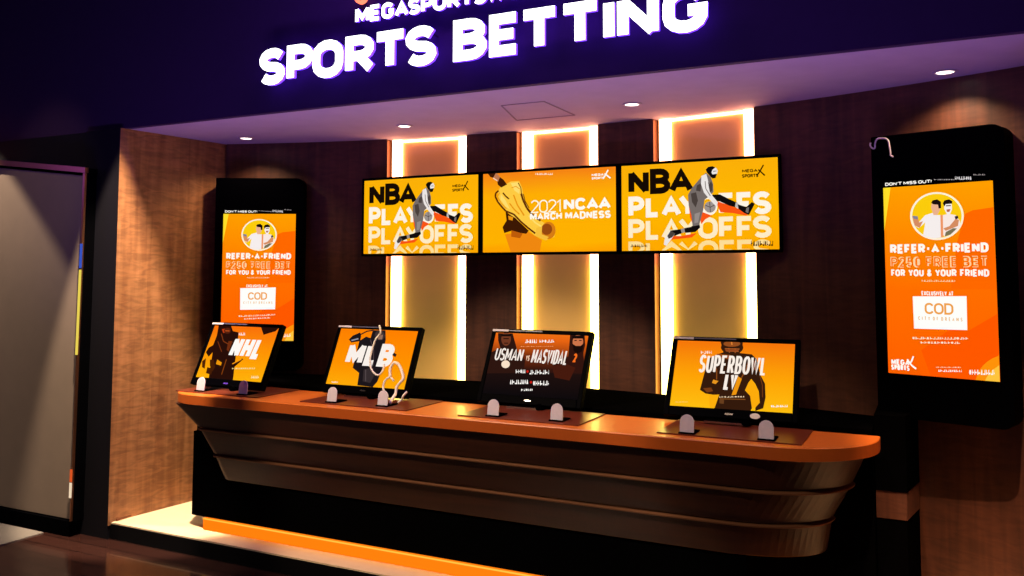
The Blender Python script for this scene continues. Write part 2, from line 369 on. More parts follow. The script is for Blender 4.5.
class Art:
    """flat picture on a screen; local frame x right, z up, screen faces -y. corners given as seen in one view (TL TR BR BL)"""
    def __init__(s, w, h, corners, parent, y0=-.0006):
        s.w, s.h, s.par, s.y = w, h, parent, y0
        s.H = homog(corners, [(0, 1), (1, 1), (1, 0), (0, 0)]); s.o = (0, 0); s.s = 1; s.bm = None
    def view(s, o, k): s.o = o; s.s = k; return s
    def uv(s, p):
        q = s.H @ np.array([s.o[0]+p[0]/s.s, s.o[1]+p[1]/s.s, 1]); return q[0]/q[2], q[1]/q[2]
    def xyz(s, p, clip=True):
        u, v = s.uv(p)
        if clip: u = min(max(u, 0), 1); v = min(max(v, 0), 1)
        return (u*s.w, s.y, v*s.h)
    def begin(s, name): s.bm = bmesh.new(); s.name = name; s.mats = []; return s
    def mi(s, m):
        if m not in s.mats: s.mats.append(m)
        return s.mats.index(m)
    def up(s, k=1): s.y -= .0004*k
    def poly(s, pts, m):
        m = emit(m) if isinstance(m, tuple) else m
        q = [s.xyz(p) for p in pts]
        out = []
        for p in q:
            if not out or (abs(p[0]-out[-1][0])+abs(p[2]-out[-1][2])) > 1e-6: out.append(p)
        if len(out) < 3: return
        try: fc = s.bm.faces.new([s.bm.verts.new(p) for p in out]); fc.material_index = s.mi(m)
        except Exception: pass
        s.up(.25)
    def ellipse(s, cx, cy, rx, ry, m, n=28): s.poly([(cx+rx*math.cos(2*PI*k/n), cy+ry*math.sin(2*PI*k/n)) for k in range(n)], m)
    def line(s, pts, wd, m):
        for a, b in zip(pts[:-1], pts[1:]):
            dx, dy = b[0]-a[0], b[1]-a[1]; L_ = math.hypot(dx, dy) or 1; nx, ny = -dy/L_*wd/2, dx/L_*wd/2
            s.poly([(a[0]-nx, a[1]-ny), (b[0]-nx, b[1]-ny), (b[0]+nx, b[1]+ny), (a[0]+nx, a[1]+ny)], m)
    def block(s, body, lb, rt, m, t=.2, shear=0.0, clip=False, gap=None):
        """heavy lettering between two corner points; t is the stroke as a share of the height"""
        m = emit(m) if isinstance(m, tuple) else m
        a0, b0 = s.uv(lb); a1, b1 = s.uv(rt); X, Z = a0*s.w, b0*s.h; W_, H_ = (a1-a0)*s.w, (b1-b0)*s.h; k = s.mi(m)
        for c, Qs in block_text(body, W_, H_, t*H_, gap if gap is None else gap*H_, shear):
            for q in Qs:
                pz = [(X+p.x, Z+p.y) for p in q]
                if clip:
                    if max(p[1] for p in pz) <= .001: continue
                    pz = [(p[0], max(p[1], .001)) for p in pz]
                s.bm.faces.new([s.bm.verts.new((p[0], s.y, p[1])) for p in pz]).material_index = k
                s.y -= .0000005
        s.up(.25)
    def marks(s, lb, rt, m, n=9, seed=1):
        """tiny unreadable print: a row of small blocks"""
        rr = random.Random(seed); x = lb[0]; W_ = (rt[0]-lb[0])
        while x < rt[0]-W_*.02:
            ww = W_/n*(.45+.5*rr.random()); x1 = min(x+ww, rt[0]); f0 = (x-lb[0])/W_; f1 = (x1-lb[0])/W_
            yb0 = lb[1]+(rt[2]-lb[1])*f0 if len(rt) > 2 else lb[1]
            hh = lb[1]-rt[1]; k_ = rr.randint(0, 3); ym = rt[1]+hh*rr.uniform(.3, .6); q_ = (x1-x)*.34
            if k_ == 0: s.poly([(x, lb[1]), (x+q_, lb[1]), (x+q_, rt[1]), (x, rt[1])], m); s.poly([(x, ym), (x1, ym), (x1, ym+hh*.3), (x, ym+hh*.3)], m)
            elif k_ == 1: s.poly([(x, lb[1]), (x1, lb[1]), (x1, lb[1]-hh*.3), (x, lb[1]-hh*.3)], m); s.poly([(x1-q_, lb[1]), (x1, lb[1]), (x1, rt[1]), (x1-q_, rt[1])], m)
            elif k_ == 2: s.ellipse((x+x1)/2, (lb[1]+rt[1])/2, (x1-x)/2, hh/2, m, 10)
            else: s.poly([(x, lb[1]), (x1, lb[1]), ((x+x1)/2+q_*.5, rt[1]), ((x+x1)/2-q_*.5, rt[1])], m)
            x = x1+W_/n*.22
    def text(s, body, lb, rt, m, bold=0.0, shear=0.0, clip=False, outline=False, slope=None):
        m = emit(m) if isinstance(m, tuple) else m
        u0_, v0_ = s.uv(lb); u1_, v1_ = s.uv(rt)
        me = textmesh(body, bold, shear, outline); vs = [v.co for v in me.vertices]
        x0 = min(v.x for v in vs); x1 = max(v.x for v in vs); y0 = min(v.y for v in vs); y1 = max(v.y for v in vs)
        b2 = bmesh.new(); b2.from_mesh(me)
        for v in b2.verts:
            u = u0_+(v.co.x-x0)/(x1-x0)*(u1_-u0_); vv = v0_+(v.co.y-y0)/(y1-y0)*(v1_-v0_)
            v.co = (u*s.w, s.y, vv*s.h)
        if clip: bmesh.ops.bisect_plane(b2, geom=b2.verts[:]+b2.edges[:]+b2.faces[:], plane_co=(0, 0, .001), plane_no=(0, 0, -1), clear_outer=True)
        k = s.mi(m); b2.verts.index_update(); mp = {v: s.bm.verts.new(v.co) for v in b2.verts}
        for f_ in b2.faces:
            try: s.bm.faces.new([mp[v] for v in f_.verts]).material_index = k
            except Exception: pass
        b2.free(); bpy.data.meshes.remove(me); s.up(.25)
    def end(s):
        bm = s.bm; bmesh.ops.triangulate(bm, faces=bm.faces[:])
        for f_ in bm.faces:
            f_.normal_update()
            if f_.normal.y > 0: f_.normal_flip()
        bm2 = bm; me = bpy.data.meshes.new(s.name); bm2.to_mesh(me); bm2.free()
        for m in s.mats: me.materials.append(m)
        o = bpy.data.objects.new(s.name, me); C.objects.link(o); o.parent = s.par; s.up(.5); return o
def textmesh(body, bold=0.0, shear=0.0, outline=False, extrude=0.0):
    cu = bpy.data.curves.new('txt', 'FONT'); cu.body = body; cu.size = 1; cu.offset = bold; cu.shear = shear; cu.resolution_u = 3; cu.extrude = extrude
    if outline: cu.fill_mode = 'NONE'; cu.bevel_depth = .018; cu.bevel_resolution = 0
    o = bpy.data.objects.new('txt', cu); C.objects.link(o); bpy.context.view_layer.update()
    me = bpy.data.meshes.new_from_object(o.evaluated_get(bpy.context.evaluated_depsgraph_get()))
    bpy.data.objects.remove(o); bpy.data.curves.remove(cu)
    if outline:
        for v in me.vertices: v.co.z = 0
    return me
def screenplane(w_, h_, mat, parent, name='screen', d=.006):
    bm = bmesh.new(); box(bm, 0, w_, 0, d, 0, h_)
    return obj(name, bm, mat, parent)
def frame(bm, w_, h_, l, r, t, b, y0, y1, yback):
    """picture-frame ring round 0..w_,0..h_ (inner) plus a back"""
    box(bm, -l, 0, y0, y1, -b, h_+t); box(bm, w_, w_+r, y0, y1, -b, h_+t); box(bm, 0, w_, y0, y1, h_, h_+t); box(bm, 0, w_, y0, y1, -b, 0)
    box(bm, -l, w_+r, y1, yback, -b, h_+t)

# ================================================================= WALL SCREENS
TW, TH, TY, TZ, TX = .8957, .516, 4.5805, 1.7123, -3.3847
BZ = .016
def tv_base(i, label):
    t = thing('wall_television', label, 'television', (TX+TW*i+.001, TY, TZ), (0, 0, 0), 'television screens mounted in a row')
    bm = bmesh.new(); frame(bm, TW-.002-2*BZ, TH-2*BZ, BZ, BZ, BZ, BZ, -.004, .012, .05)
    for v in bm.verts: v.co.x += BZ; v.co.z += BZ
    obj('bezel', bm, M['black'], t, bevel=.002)
    bm = bmesh.new(); xs = ((.065, .79), (.09, .80), (.085, .83))[i]
    box(bm, xs[0]-.025, xs[1]+.025, .05, .062, .2, .32)
    for x_ in xs: box(bm, x_-.02, x_+.02, .05, arc_y(TX+TW*i+x_)-TY+.002, .22, .30)
    obj('wall_mount', bm, M['blackm'], t)
    return t
yel = lit_screen('yellow_screen_picture', [(0, (255, 168, 0)), (.5, (255, 184, 0)), (1, (252, 176, 8))], .06)
def playoffs(i, label):
    t = tv_base(i, label)
    s_ = screenplane(TW-.002-2*BZ, TH-2*BZ, yel, t); s_.location = (BZ, 0, BZ)
    a = Art(TW-.002-2*BZ, TH-2*BZ, [(620, 166), (777.3, 156.2), (781, 249.8), (622, 251.8)], s_)
    a.view((610, 145), 5.011).begin('lettering')
    a.block('NBA', (88, 252), (412, 106), (20, 10, 4), .25, gap=.02)
    W_ = (255, 244, 226)
    a.block('PLAYOFFS', (90, 368), (808, 228), W_, .24)
    a.block('PLAYOFFS', (92, 480), (812, 352), (255, 236, 196), .22)
    a.block('PLAYOFFS', (94, 592), (818, 474), (255, 222, 150), .2, clip=True)
    a.block('MEGA', (660, 136), (738, 115), (60, 30, 0), .24); a.block('SPORTS', (660, 162), (742, 140), (60, 30, 0), .24)
    a.marks((712, 508), (824, 482), (60, 30, 0), 8); a.marks((104, 516), (188, 502), (70, 40, 10), 8, 3)
    a.line([(736, 150), (752, 126), (768, 96)], 7, (50, 26, 0)); a.line([(742, 120), (756, 132), (776, 150)], 7, (50, 26, 0))
    a.end()
    a.view((660, 155), 5.76).begin('athlete_picture')
    R_ = (250, 84, 18)
    a.poly([(318, 262), (430, 300), (520, 335), (500, 350), (420, 335), (350, 330)], R_)
    a.poly([(246, 330), (300, 350), (262, 372), (240, 400), (232, 370)], R_)
    a.poly([(120, 470), (215, 452), (186, 478), (60, 492), (38, 530), (30, 520), (70, 470)], R_)
    a.poly([(160, 250), (200, 300), (190, 400), (174, 360)], R_)
    G1, G2, K, Wt = (118, 108, 104), (74, 64, 60), (16, 12, 12), (236, 230, 226)
    a.poly([(190, 408), (228, 395), (234, 420), (205, 446), (150, 451), (134, 440), (140, 424), (180, 416)], K)
    a.poly([(58, 438), (132, 428), (137, 450), (82, 470)], K)
    a.poly([(120, 428), (142, 424), (146, 448), (126, 452)], (150, 140, 136))
    a.poly([(64, 436), (88, 455), (72, 482), (40, 527), (24, 520), (30, 482), (48, 458)], Wt)
    a.poly([(64, 436), (88, 455), (72, 478), (52, 486), (44, 470)], G2)
    a.poly([(300, 228), (345, 226), (402, 255), (448, 275), (442, 302), (400, 292), (345, 267), (306, 262)], K)
    a.poly([(438, 272), (458, 284), (452, 306), (434, 298)], (190, 184, 180))
    a.poly([(450, 284), (500, 299), (532, 270), (549, 280), (532, 315), (516, 346), (488, 334), (454, 310)], K)
    a.poly([(500, 305), (516, 300), (512, 336), (496, 328)], G1)
    a.poly([(238, 122), (262, 100), (290, 125), (304, 165), (308, 212), (282, 238), (256, 258), (249, 320), (232, 388), (228, 405), (190, 412), (182, 350), (165, 290), (160, 230), (178, 195), (208, 158)], G1)
    a.poly([(176, 222), (206, 214), (218, 262), (206, 304), (184, 272)], G2)
    a.poly([(200, 340), (232, 330), (222, 390), (200, 396)], (150, 140, 136))
    a.poly([(210, 175), (236, 160), (232, 210), (206, 205)], G2)
    a.poly([(268, 190), (292, 150), (302, 170), (300, 208), (284, 214)], G2)
    a.ellipse(289, 300, 33, 33, (156, 146, 142)); a.line([(262, 290), (290, 302), (316, 288)], 4, G2); a.line([(286, 270), (292, 330)], 4, G2)
    a.poly([(236, 120), (264, 106), (276, 150), (272, 190), (302, 235), (334, 272), (328, 300), (298, 270), (252, 216), (234, 165)], Wt)
    a.line([(258, 150), (262, 192), (290, 236)], 5, (130, 120, 116))
    a.poly([(284, 84), (308, 66), (322, 74), (330, 88), (326, 108), (314, 130), (298, 132), (284, 118)], Wt)
    a.poly([(260, 82), (274, 66), (300, 62), (316, 70), (300, 82), (294, 98), (300, 112), (314, 126), (300, 134), (284, 118), (268, 100)], K)
    a.poly([(298, 110), (326, 106), (318, 131), (302, 134), (288, 120)], K); a.line([(304, 92), (322, 90)], 4, G2)
    a.end(); return t
playoffs(0, 'yellow wall screen with leaping player, left end of the row of three')
playoffs(2, 'yellow wall screen with leaping player, right end of the row of three')
t = tv_base(1, 'amber wall screen with bent player, middle of the row of three')
amb = lit_screen('amber_screen_picture', [(0, (255, 160, 0)), (.12, (255, 178, 0)), (.7, (255, 174, 4)), (1, (246, 132, 20))], .04)
s_ = screenplane(TW-.002-2*BZ, TH-2*BZ, amb, t); s_.location = (BZ, 0, BZ)
a = Art(TW-.002-2*BZ, TH-2*BZ, [(480.6, 174.5), (614.7, 166.7), (616, 254.3), (482.3, 254.3)], s_)
a.view((480, 165), 6.33).begin('athlete_picture')
B1, B2, B3, B4 = (254, 202, 66), (60, 24, 4), (208, 112, 20), (240, 150, 20)
a.poly([(150, 450), (290, 430), (384, 490), (372, 562), (190, 566), (176, 500)], (240, 136, 16))
Hh, Md, Ln = (255, 222, 110), (238, 150, 16), (96, 42, 6)
a.poly([(100, 180), (112, 148), (180, 108), (232, 106), (252, 150), (262, 210), (302, 298), (362, 358), (400, 380), (440, 374), (472, 420), (462, 470), (410, 490), (340, 460), (268, 392), (188, 330), (148, 292), (106, 240)], B1)
a.poly([(150, 300), (176, 322), (212, 344), (262, 392), (300, 428), (284, 448), (236, 440), (190, 428), (146, 442), (134, 404), (158, 362)], B2)
a.poly([(168, 330), (200, 340), (196, 362), (172, 356)], Md); a.poly([(190, 424), (262, 446), (246, 476), (190, 466)], (190, 92, 10))
a.line([(104, 168), (86, 184), (84, 206), (100, 240), (128, 274), (152, 300), (204, 322), (252, 372), (296, 410), (342, 446)], 11, Ln)
a.line([(112, 180), (98, 206), (120, 246), (156, 286)], 6, Md); a.line([(132, 182), (150, 204), (172, 222)], 9, Ln)
a.line([(248, 188), (262, 232), (286, 282), (318, 322), (374, 364)], 13, Ln); a.line([(262, 190), (274, 236), (300, 282)], 5, Ln)
a.poly([(180, 118), (224, 114), (240, 150), (236, 190), (206, 168)], Hh); a.line([(186, 150), (214, 140), (238, 158)], 5, Md); a.line([(200, 196), (226, 262), (270, 330)], 9, Md)
a.line([(176, 250), (206, 290), (240, 322)], 8, Md); a.poly([(120, 190), (150, 230), (180, 290), (150, 270), (118, 226)], Hh); a.line([(300, 330), (340, 376), (384, 404)], 10, Hh)
a.line([(228, 118), (246, 150), (250, 188)], 5, Ln)
a.poly([(94, 104), (112, 80), (134, 96), (158, 128), (122, 148), (100, 130)], B2)
a.poly([(36, 56), (92, 52), (112, 80), (100, 112), (78, 96)], (190, 120, 80)); a.poly([(36, 54), (84, 50), (70, 84), (52, 80)], B2); a.line([(70, 86), (96, 104)], 6, (250, 220, 190))
a.ellipse(426, 428, 46, 56, (214, 124, 20)); a.ellipse(416, 420, 34, 36, (150, 72, 16)); a.poly([(350, 410), (386, 400), (384, 452), (430, 470), (408, 492), (344, 462)], (246, 190, 60))
a.end()
a.view((475, 155), 5.487).begin('lettering')
a.block('2021', (298, 328), (462, 249), (255, 250, 230), .1); a.block('NCAA', (480, 314), (742, 236), (255, 250, 240), .26)
a.block('MARCH MADNESS', (295, 368), (742, 314), (255, 250, 240), .25); a.marks((320, 112), (416, 101), (255, 240, 214), 9)
a.block('MEGA', (634, 121), (702, 103), (255, 250, 240), .28); a.block('SPORTS', (634, 140), (704, 123), (255, 250, 240), .28)
a.line([(700, 132), (712, 112), (726, 84)], 8, (255, 250, 240)); a.line([(706, 106), (720, 116), (740, 132)], 8, (255, 250, 240)); a.end()

# ================================================================= KIOSK DISPLAYS
def kiosk():
    t = thing('wall_kiosk_display', 'tall black wall display with orange poster, above the right end of the counter', 'display', (-.191, 4.29, .95), (0, 0, math.radians(-18.5)), 'tall poster displays')
    bm = bmesh.new()
    W0, W1, Hk, rr = -.054, .508, 1.293, .05
    pts = []
    for cx, cz, a0 in ((W1-rr, rr, -90), (W1-rr, Hk-rr, 0), (W0+.006, Hk-.006, 90), (W0+.006, .006, 180)):
        r_ = rr if cx > .2 else .006
        for k in range(6): th = math.radians(a0+18*k); pts.append((cx+r_*math.cos(th), cz+r_*math.sin(th)))
    # housing behind, with the display opening as a recessed front bezel
    loft(bm, [[(x, -.012, z) for x, z in pts], [(x, .16, z) for x, z in pts]])
    obj('housing', bm, M['blackg'], t, bevel=.003)
    po = lit_screen('orange_poster_picture', [(0, (255, 96, 0)), (.45, (255, 110, 0)), (1, (255, 158, 0))], .02)
    s_ = screenplane(.458, .85, po, t, d=.004); s_.location = (0, -.0165, .199)
    a = Art(.458, .85, [(884.6, 188), (993.5, 180.5), (1000.5, 381), (890.2, 373)], s_)
    a.view((884, 180), 8.225).begin('poster_picture')
    a.poly([(0, 50), (66, 60), (14, 420), (0, 420)], (255, 222, 40))
    a.poly([(676, 280), (740, 250), (900, 226), (960, 220), (960, 900), (560, 900), (610, 520)], (255, 104, 0))
    a.poly([(590, 1200), (700, 1240), (960, 1100), (960, 1700), (400, 1700), (320, 1400)], (255, 88, 0))
    a.view((884, 310), 7.575)
    a.ellipse(960, 560, 260, 230, (255, 146, 10), 36); a.ellipse(960, 600, 200, 200, (255, 196, 60), 36)
    a.view((884, 180), 8.225)
    a.ellipse(447, 298, 220, 198, (255, 244, 214), 40); a.ellipse(447, 298, 203, 183, (252, 204, 12), 40)
    S1, S2, Wt = (214, 140, 96), (236, 178, 140), (246, 238, 236)
    a.poly([(350, 292), (410, 272), (450, 290), (492, 290), (492, 474), (430, 482), (334, 462), (352, 350), (300, 398), (262, 376), (244, 300), (290, 306), (300, 350)], Wt)
    a.poly([(244, 298), (292, 308), (302, 352), (334, 340), (306, 396), (264, 376)], S1); a.poly([(246, 296), (290, 300), (290, 326), (258, 320)], (130, 130, 150))
    a.poly([(404, 195), (470, 190), (472, 250), (450, 290), (420, 290), (400, 230)], S2); a.poly([(400, 190), (412, 168), (450, 160), (480, 180), (482, 232), (462, 236), (456, 204), (420, 202)], (24, 14, 12))
    a.poly([(492, 292), (540, 280), (600, 290), (636, 340), (640, 380), (590, 440), (510, 468), (492, 440)], (250, 232, 224))
    a.poly([(476, 290), (496, 290), (500, 470), (480, 474)], (240, 150, 100))
    a.poly([(520, 430), (580, 398), (612, 400), (560, 450), (512, 466)], (120, 112, 84)); a.poly([(500, 400), (590, 366), (600, 320), (628, 330), (620, 380), (520, 420)], S1); a.poly([(592, 302), (618, 294), (624, 316), (600, 326)], (40, 30, 50))
    a.poly([(508, 200), (568, 196), (572, 240), (556, 282), (530, 284), (508, 240)], Wt); a.poly([(496, 192), (510, 168), (548, 160), (574, 176), (572, 196), (520, 200), (508, 220)], (24, 14, 12)); a.line([(522, 214), (562, 212)], 8, (60, 30, 20))
    a.poly([(526, 244), (560, 240), (550, 264), (530, 264)], (180, 100, 80))
    a.view((884, 240), 8.225)
    a.poly([(250, 466), (690, 462), (696, 740), (262, 730)], (255, 255, 250)); a.end()
    a.begin('lettering'); Wt = (255, 250, 240)
    a.block('REFER-A-FRIEND', (66, 116), (868, 20), Wt, .26)
    a.block('P250 FREE BET', (70, 230), (868, 130), (255, 214, 160), .26); a.block('P250 FREE BET', (76, 225), (862, 136), (255, 116, 0), .15, gap=.205)
    a.block('FOR YOU & YOUR FRIEND', (75, 302), (874, 240), Wt, .23)
    a.marks((325, 345), (600, 330), (255, 216, 160), 12); a.block('EXCLUSIVELY AT', (325, 457), (585, 424), Wt, .2)
    a.block('COD', (352, 610), (584, 522), (240, 160, 70), .17)
    a.view((884, 310), 7.575)
    a.block('CITY OF DREAMS', (276, 76), (606, 58), (236, 176, 100), .16, gap=.5)
    a.marks((230, 222), (650, 204), (255, 226, 190), 17, 5); a.marks((295, 254), (600, 238), (255, 226, 190), 11, 6)
    a.block('MEGA', (76, 412), (212, 378), Wt, .26); a.block('SPORTS', (76, 452), (212, 420), Wt, .26)
    a.line([(196, 372), (214, 400), (226, 392), (242, 350)], 12, Wt); a.line([(214, 400), (236, 424), (264, 444)], 12, Wt)
    a.marks((410, 434), (600, 426), (255, 220, 180), 9, 7); a.marks((430, 464), (606, 448), Wt, 9, 8); a.marks((662, 484), (852, 446), Wt, 8, 9)
    a.end()
    hd = screenplane(.458, .036, M['black'], t, 'caption_strip', .004); hd.location = (0, -.0165, 1.0505)
    a = Art(.458, .036, [(884.4, 180.2), (993.2, 172.6), (993.5, 180.2), (884.6, 187.8)], hd)
    a.view((864, 120), 6.4).begin('lettering'); a.block("DON'T MISS OUT!", (146, 424), (455, 382), Wt, .24)
    a.marks((472, 386), (600, 380), (170, 160, 160), 8, 2); a.marks((604, 384), (706, 364), (220, 214, 214), 8, 4); a.marks((716, 358), (788, 350), (150, 140, 140), 6, 5); a.end()
    bm = bmesh.new(); box(bm, .05, .40, .15, .22, .3, 1.0); obj('wall_bracket', bm, M['blackm'], t)
    return t
K1 = kiosk()
ang = math.radians(28); cw = .245
K2 = dup(K1, (-4.061-cw*math.cos(ang)*1.0, 4.362-cw*math.sin(ang), .95), (0, 0, ang), 'tall black wall display with orange poster, above the left end of the counter')
K2.scale = (1.055, 1, 1)
# thin white cable hooked over the corner of the right display
kd = Matrix.Translation((-.191, 4.29, .95)) @ Matrix.Rotation(math.radians(-18.5), 4, 'Z')
aa = Art(.458, .85, [(884.6, 188), (993.5, 180.5), (1000.5, 381), (890.2, 373)], None); aa.view((860, 125), 14.4)
pts = []
for p in [(176, 250), (168, 290), (200, 330), (236, 326), (240, 260), (268, 200), (325, 186), (390, 190), (428, 222), (446, 300), (462, 400), (462, 432), (500, 455)]:
    x, y, z = aa.xyz(p, False); pts.append(kd @ Vector((x, -.02, z+.199)))
bm = bmesh.new(); tube(bm, smoothline(pts), .0042)
tag(obj('cable', bm, M['cable'], smooth=True), 'thin white cable hooked over the top corner of the right tall display', 'cable')

# ================================================================= SERVICE COUNTER
ct = thing('service_counter', 'long flared betting counter with orange top and dark wood bands', 'counter', (-2.2, 3.9, ZP-.004))
def shape(dx, dy, back, z, rl=.24, rr=.42, n=18, dr=None):
    """plan outline at height z: front line with big rounded corners, straight back; inset dx at the ends, dy at the front"""
    x0, x1, y0 = -4.085+dx, -.225-(dx if dr is None else dr), 3.60+dy; pts = []
    ry = min(back-y0-.02, .38)
    for k in range(n+1):
        th = PI+PI/2*k/n; pts.append((x0+rl+rl*math.cos(th), y0+min(rl*.8, ry)+min(rl*.8, ry)*math.sin(th)))
    for k in range(n+1):
        th = -PI/2+PI/2*k/n; pts.append((x1-rr+rr*math.cos(th), y0+ry+ry*math.sin(th)))
    pts += [(x1, back), (x0, back)]
    return [(x+2.2, y-3.9, z-ZP+.004) for x, y in pts]
BK = 4.04
bm = bmesh.new(); loft(bm, [shape(.012, .008, BK, .842), shape(.0, 0, BK, .846), shape(0, 0, BK, .896), shape(.003, .003, BK, .9)])
for f_ in bm.faces:
    if f_.calc_center_median().z < .79: f_.material_index = 1
obj('countertop', bm, [M['orange_top'], M['orange_edge']], ct)
prof = [(.842, .05, .022, .05), (.695, .215, .062, .115), (.54, .285, .112, .20), (.40, .32, .158, .225)]
for i in range(3):
    (z1, dxa, dya, ra), (z0, dxb, dyb, rb) = prof[i], prof[i+1]; KW = dict(rl=.07)
    lo = z0+(.014 if i < 2 else 0); k = .014/(z1-z0) if i < 2 else 0
    bm = bmesh.new(); loft(bm, [shape(dxb-(dxb-dxa)*k, dyb-(dyb-dya)*k, BK-.02, lo, dr=rb-(rb-ra)*k, **KW), shape(dxa, dya, BK-.02, z1-.002, dr=ra, **KW)])
    obj('front_panel', bm, M['wood_body'], ct, bevel=.003)
    if i < 2:
        bm = bmesh.new(); loft(bm, [shape(dxb-.004, dyb-.012, BK-.03, z0-.004, dr=rb-.012, **KW), shape(dxb-.004, dyb-.012, BK-.03, z0+.002, dr=rb-.012, **KW), shape(dxb+.01, dyb+.012, BK-.03, z0+.013, dr=rb+.005, **KW)])
        obj('trim_strip', bm, M['copper'], ct)
bm = bmesh.new(); box(bm, -1.80, 1.45, -.13, .135, .069, .56); obj('base', bm, M['black'], ct)
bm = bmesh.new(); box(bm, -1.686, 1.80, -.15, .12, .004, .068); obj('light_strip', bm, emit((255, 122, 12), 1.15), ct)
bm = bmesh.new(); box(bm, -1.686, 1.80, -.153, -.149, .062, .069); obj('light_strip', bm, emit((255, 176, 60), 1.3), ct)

# black cabinet along the wall behind the counter
cb = thing('back_cabinet', 'low black cabinet running along the wall behind the counter', 'cabinet', (-2.2, 4.3, ZP-.004))
bm = bmesh.new(); P_ = [(-4.29+2.2, 4.07-4.3), (-.26+2.2, 4.07-4.3)]+[(x+2.2, y-4.3-.004) for x, y in arc_pts(-.26, -4.29, 20)]
prism(bm, P_, 0.0, .80); obj('body', bm, M['black'], cb); 
bm = bmesh.new(); prism(bm, [(x, y) for x, y in P_], .802, .824); obj('top', bm, M['black'], cb)
# end unit under the right display
eu = thing('cabinet_end_unit', 'black end unit with a plain wood band, beneath the right tall display', 'cabinet', (-.2, 4.2, ZP-.004))
def eub(x0, z0, z1, name, m, ins=0):
    bm = bmesh.new(); q = [(x0+.2, 4.15+ins-4.2), (-.129-ins*.5+.2, 4.15+ins-4.2), (-.083-ins*.5+.2, arc_y(-.083)-.006-4.2), (x0+.2, arc_y(x0)-.006-4.2)]
    prism(bm, q, z0-ZP+.004, z1-ZP+.004); return obj(name, bm, m, eu)
eub(-.255, .645, .975, 'upper_box', M['black']); eub(-.255, .525, .643, 'wood_band', M['wood_back'], .004); eub(-.255, .10, .523, 'lower_box', M['black'], .008)
# ================================================================= COUNTER MONITORS
MWd, MHt = .588, .405
IL, IT, IB = .024, .022, .045
SW, SH = MWd-2*IL, MHt-IT-IB
def monitor(x0, x1, yb, zb, run, rise, yw, label, mat, corners):
    tilt = math.atan2(run, rise)
    t = thing('counter_monitor', label, 'monitor', ((x0+x1)/2-MWd/2, yb, zb), (-tilt, 0, yw), 'angled monitors on the counter')
    bm = bmesh.new(); frame(bm, SW, SH, IL, IL, IT, IB, -.006, .014, .03)
    for v in bm.verts: v.co.x += IL; v.co.z += IB
    obj('bezel', bm, M['blackg'], t, bevel=.003)
    s_ = screenplane(SW, SH, mat, t); s_.location = (IL, -.001, IB)
    # column close behind the panel, flat foot on the cradle's shadow sheet
    inv = (Matrix.Rotation(yw, 4, 'Z') @ Matrix.Rotation(-tilt, 4, 'X')).inverted()
    bm = bmesh.new(); box(bm, MWd/2-.04, MWd/2+.04, .03, .045, .004, .2); obj('stand', bm, M['black'], t)
    bm = bmesh.new(); box(bm, MWd/2-.10, MWd/2+.10, -.03, min(.06, 4.055-yb), -.0145, -.005); bm.transform(inv); obj('stand_foot', bm, M['black'], t)
    bm = bmesh.new(); box(bm, MWd/2-.10, MWd/2+.07, -.036, -.0305, -.0145, -.006); bm.transform(inv); obj('stand_bar', bm, M['chrome'], t)
    bm = bmesh.new(); bm2 = [(MWd/2+.085+.018*math.cos(a_), .016*math.sin(a_)+.002) for a_ in [2*PI*k/12 for k in range(12)]]
    loft(bm, [[(x, -.05, z) for x, z in bm2], [(x, -.037, z) for x, z in bm2]]); bm.transform(inv); obj('stand_knob', bm, M['black'], t)
    bm = bmesh.new(); box(bm, MWd/2-.018, MWd/2+.018, -.0072, -.006, .016, .024); obj('badge', bm, M['chrome'], t)
    bm = bmesh.new(); box(bm, .004, .10, -.0075, -.006, MHt-.016, MHt-.005); box(bm, .1, .30, -.007, -.006, MHt-.013, MHt-.006, 1); obj('top_label', bm, [M['grey'], pbr('dull_slate_film', (74, 70, 96), .4)], t)
    return t, s_, Art(SW, SH, corners, s_, -.0016), inv
Wt = (255, 250, 244)
# hockey screen
m1 = lit_screen('hockey_screen_picture', [(0, (255, 178, 10)), (.5, (255, 150, 4)), (1, (250, 112, 10))], .03)
t1, s1, a, _ = monitor(-4.10, -3.513, 3.83, .922, .170, .372, -.03, 'small tilted monitor with dark padded player beside white letters, leftmost on the counter', m1, [(215.5, 327.5), (276.6, 331.7), (260.3, 376.6), (196.5, 372)])
a.view((190, 318), 7.68).begin('player_picture'); Dk = (40, 14, 8)
a.poly([(225, 75), (320, 80), (332, 115), (375, 125), (352, 170), (340, 220), (302, 290), (330, 330), (400, 295), (410, 300), (300, 385), (342, 384), (332, 442), (150, 425), (200, 400), (262, 350), (270, 320), (240, 270), (210, 240), (180, 252), (150, 280), (128, 250), (150, 220), (192, 200), (212, 140)], Dk)
a.poly([(250, 100), (290, 96), (300, 120), (260, 126)], (190, 60, 20)); a.poly([(300, 180), (330, 180), (300, 250), (286, 236)], (110, 44, 16))
a.poly([(216, 300), (250, 320), (244, 340), (206, 330)], (240, 150, 10)); a.poly([(140, 350), (180, 360), (170, 400), (130, 390)], (70, 30, 6)); a.poly([(100, 310), (130, 290), (120, 360), (100, 350)], (80, 34, 8))
a.poly([(160, 300), (190, 300), (200, 350), (180, 380), (160, 340)], (70, 30, 6))
a.line([(330, 330), (398, 300)], 7, (250, 150, 20)); a.line([(246, 130), (262, 180), (300, 200)], 6, (130, 56, 20)); a.ellipse(292, 112, 26, 20, (86, 32, 14), 14); a.line([(276, 112), (308, 114)], 5, (210, 90, 30)); a.line([(220, 180), (250, 250)], 6, (120, 50, 18)); a.line([(286, 300), (250, 400)], 7, (130, 60, 14))
a.poly([(540, 92), (668, 104), (640, 126), (556, 146)], Dk); a.end()
